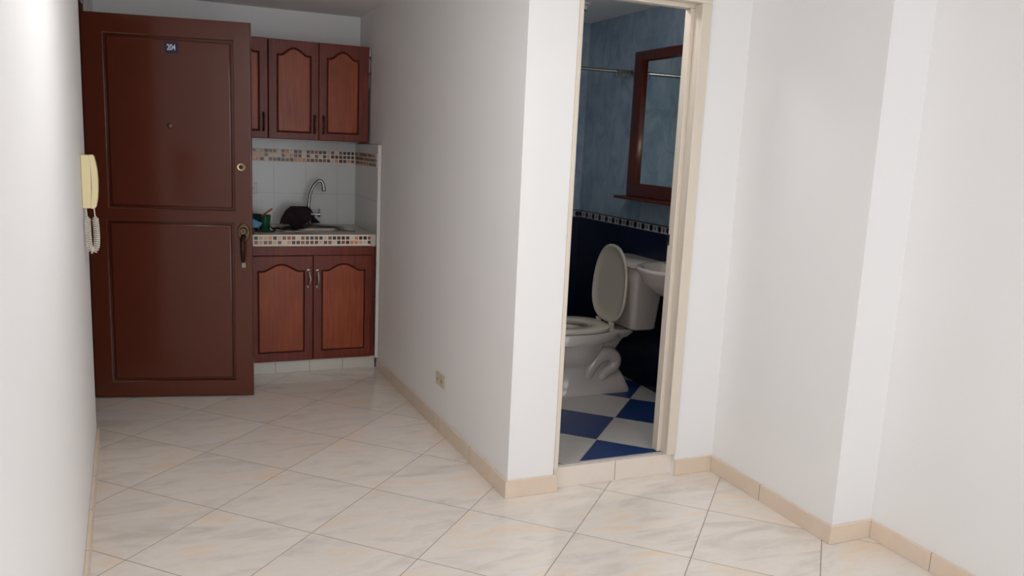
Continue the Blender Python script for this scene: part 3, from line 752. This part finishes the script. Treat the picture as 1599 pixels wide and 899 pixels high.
# ------------------------------------------------------------------ mirror with shelf
mr = empty('bathroom_mirror', (2.60, 3.84, 1.20)); tag(mr, 'wall mirror in a dark red-brown wooden frame with a narrow shelf below', 'mirror')
def yz_plate(loops, xc, depth, bev):
    b = outline_mesh(loops, depth, bev, None)
    for v in b.verts: x, y, z = v.co; v.co = (xc + y, x, z)
    return b
my0, my1, mz0, mz1 = 3.40, 4.283, 1.212, 2.046
b = yz_plate([rect(my0, my1, mz0, mz1), rect(my0 + .075, my1 - .078, mz0 + .075, mz1 - .055)[::-1]], 2.585, 0.019, 0.004)
add('mirror_frame', b, M['mirror_wood'], mr)
add('mirror_glass', box(2.590, 2.596, my0 + .06, my1 - .06, mz0 + .06, mz1 - .045), M['mirror'], mr)
add('shelf', box(2.495, 2.604, my0 - .03, my1 + .025, mz0 - .017, mz0 - .001), M['mirror_wood'], mr, bevel=.003)

# ------------------------------------------------------------------ curtain rod and rings
RY, RZ = 4.345, 1.936
rd = empty('curtain_rod', (2.0, RY, RZ)); tag(rd, 'thin chrome shower curtain rod across the bathroom', 'curtain rod')
add('rod', tube([(1.4245, RY, RZ), (2.604, RY, RZ)], .0105, 14), M['steel'], rd, smooth=50)
for x, s_ in ((2.604, -1), (1.4245, 1)):
    add('flange', lathe([(0, 0), (.026, 0), (.026, .004), (.014, .012), (.0125, .03), (0, .03)], (x, RY, RZ), (s_, 0, 0)), M['steel'], rd, smooth=45)
b = new(); rr_ = .021
add_tube(b, [(0, rr_ * math.sin(2 * PI * k / 20) , rr_ * math.cos(2 * PI * k / 20)) for k in range(21)], .0019, 6, caps=False)
for v in b.verts: v.co.z = v.co.z * 1.15
ring0 = add('curtain_ring', b, M['ring'], smooth=60)
for i in range(8):
    o = ring0 if i == 0 else ring0.copy()
    if i: COL.objects.link(o)
    o.location = (2.566 - i * .0125, RY, RZ - .0125); o.rotation_euler = (0, random.uniform(-.2, .2), random.uniform(-.15, .15))
    tag(o, 'grey plastic curtain ring bunched beside the mirror on the rod', 'curtain ring', 'empty curtain rings on the rod')

# ------------------------------------------------------------------ light
FILL_LAMP, SKY, BATH_FILL = 36.0, 3.4, 34.0
w = bpy.data.worlds.new('daylight'); sc.world = w; w.use_nodes = True
nt = w.node_tree; bg = nt.nodes['Background']
bg.inputs[0].default_value = (0.86, 0.93, 1.0, 1); bg.inputs[1].default_value = SKY
pl_ = bpy.data.lights.new('window_daylight', 'AREA'); pl_.shape = 'RECTANGLE'; pl_.size = WX1 - WX0; pl_.size_y = WZ1 - WZ0
pl_.cycles.is_portal = True
po = bpy.data.objects.new('window_daylight', pl_); COL.objects.link(po)
po.location = ((WX0 + WX1) / 2, -1.575, (WZ0 + WZ1) / 2); po.rotation_euler = (PI / 2, 0, PI)
po.rotation_euler = Vector((0, 1, 0)).to_track_quat('-Z', 'Z').to_euler()

# added fill lamp to brighten side walls and floor, above the view
LX, LY = 0.38, 2.15
cl = empty('added_fill_lamp', (LX, LY, CZ)); tag(cl, 'added round fill lamp on the main room ceiling, out of view', 'fill lamp')
add('fill_lamp_base', lathe([(0, 0), (.175, 0), (.175, -.02), (0, -.02)], (LX, LY, CZ)), M['strip'], cl, smooth=40)
t = NT('fill_lamp_diffuser'); M['lamp'] = t.set(Base_Color=(.9, .9, .9, 1), Emission_Color=(0.985, 1.0, 1.01, 1), Emission_Strength=FILL_LAMP)
add('fill_diffuser', lathe([(0, -.02), (.165, -.021), (.165, -.045), (.14, -.065), (0, -.078)], (LX, LY, CZ)), M['lamp'], cl, smooth=60)

bl2 = empty('added_fill_lamp', (1.78, 3.36, CZ)); tag(bl2, 'added small round fill lamp on the bathroom ceiling, just inside its doorway', 'fill lamp')  # unseen lamp added to lift the dark bathroom
add('fill_lamp_base', lathe([(0, 0), (.11, 0), (.11, -.015), (0, -.015)], (1.78, 3.36, CZ)), M['strip'], bl2, smooth=40)
t = NT('bathroom_fill_diffuser'); M['fill_lamp2'] = t.set(Base_Color=(.9, .9, .9, 1), Emission_Color=(1.0, 0.98, 0.96, 1), Emission_Strength=BATH_FILL)
add('fill_diffuser', lathe([(0, -.015), (.10, -.016), (.10, -.03), (.08, -.045), (0, -.052)], (1.78, 3.36, CZ)), M['fill_lamp2'], bl2, smooth=60)

lh = empty('ceiling_lampholder', (2.215, 4.30, CZ)); tag(lh, 'small bulbless lampholder on the bathroom ceiling', 'lampholder')
add('holder_base', lathe([(0, 0), (.042, 0), (.042, -.008), (.026, -.014), (.024, -.036), (0, -.036)], (2.215, 4.30, CZ)), M['strip'], lh, smooth=40)
add('socket', lathe([(0, -.036), (.019, -.036), (.019, -.040), (0, -.040)], (2.215, 4.30, CZ)), M['black_metal'], lh, smooth=40)

# ------------------------------------------------------------------ camera
cd = bpy.data.cameras.new('camera'); cd.sensor_width = 36; cd.sensor_fit = 'HORIZONTAL'; cd.lens = 36 * 1275.58 / 1599; cd.clip_start = 0.02
cam = bpy.data.objects.new('camera', cd); COL.objects.link(cam); sc.camera = cam
R0 = Vector((0.92024665, -0.38876056, 0.0448478)); U0 = -Vector((-0.02566569, -0.17431031, -0.98435623)); B0 = -Vector((0.39049632, 0.90469948, -0.17038628))
mw = Matrix((R0, U0, B0)).transposed().to_4x4(); mw.translation = (0, 0, 1.47); cam.matrix_world = mw

for o in bpy.data.objects:
    if '_local' in o: del o['_local']
sc.view_settings.view_transform = 'Standard'; sc.view_settings.look = 'None'; sc.view_settings.gamma = 1; sc.view_settings.use_curve_mapping = False
sc.view_settings.exposure = 0.0
sc.cycles.max_bounces = 12; sc.cycles.diffuse_bounces = 8; sc.cycles.glossy_bounces = 6
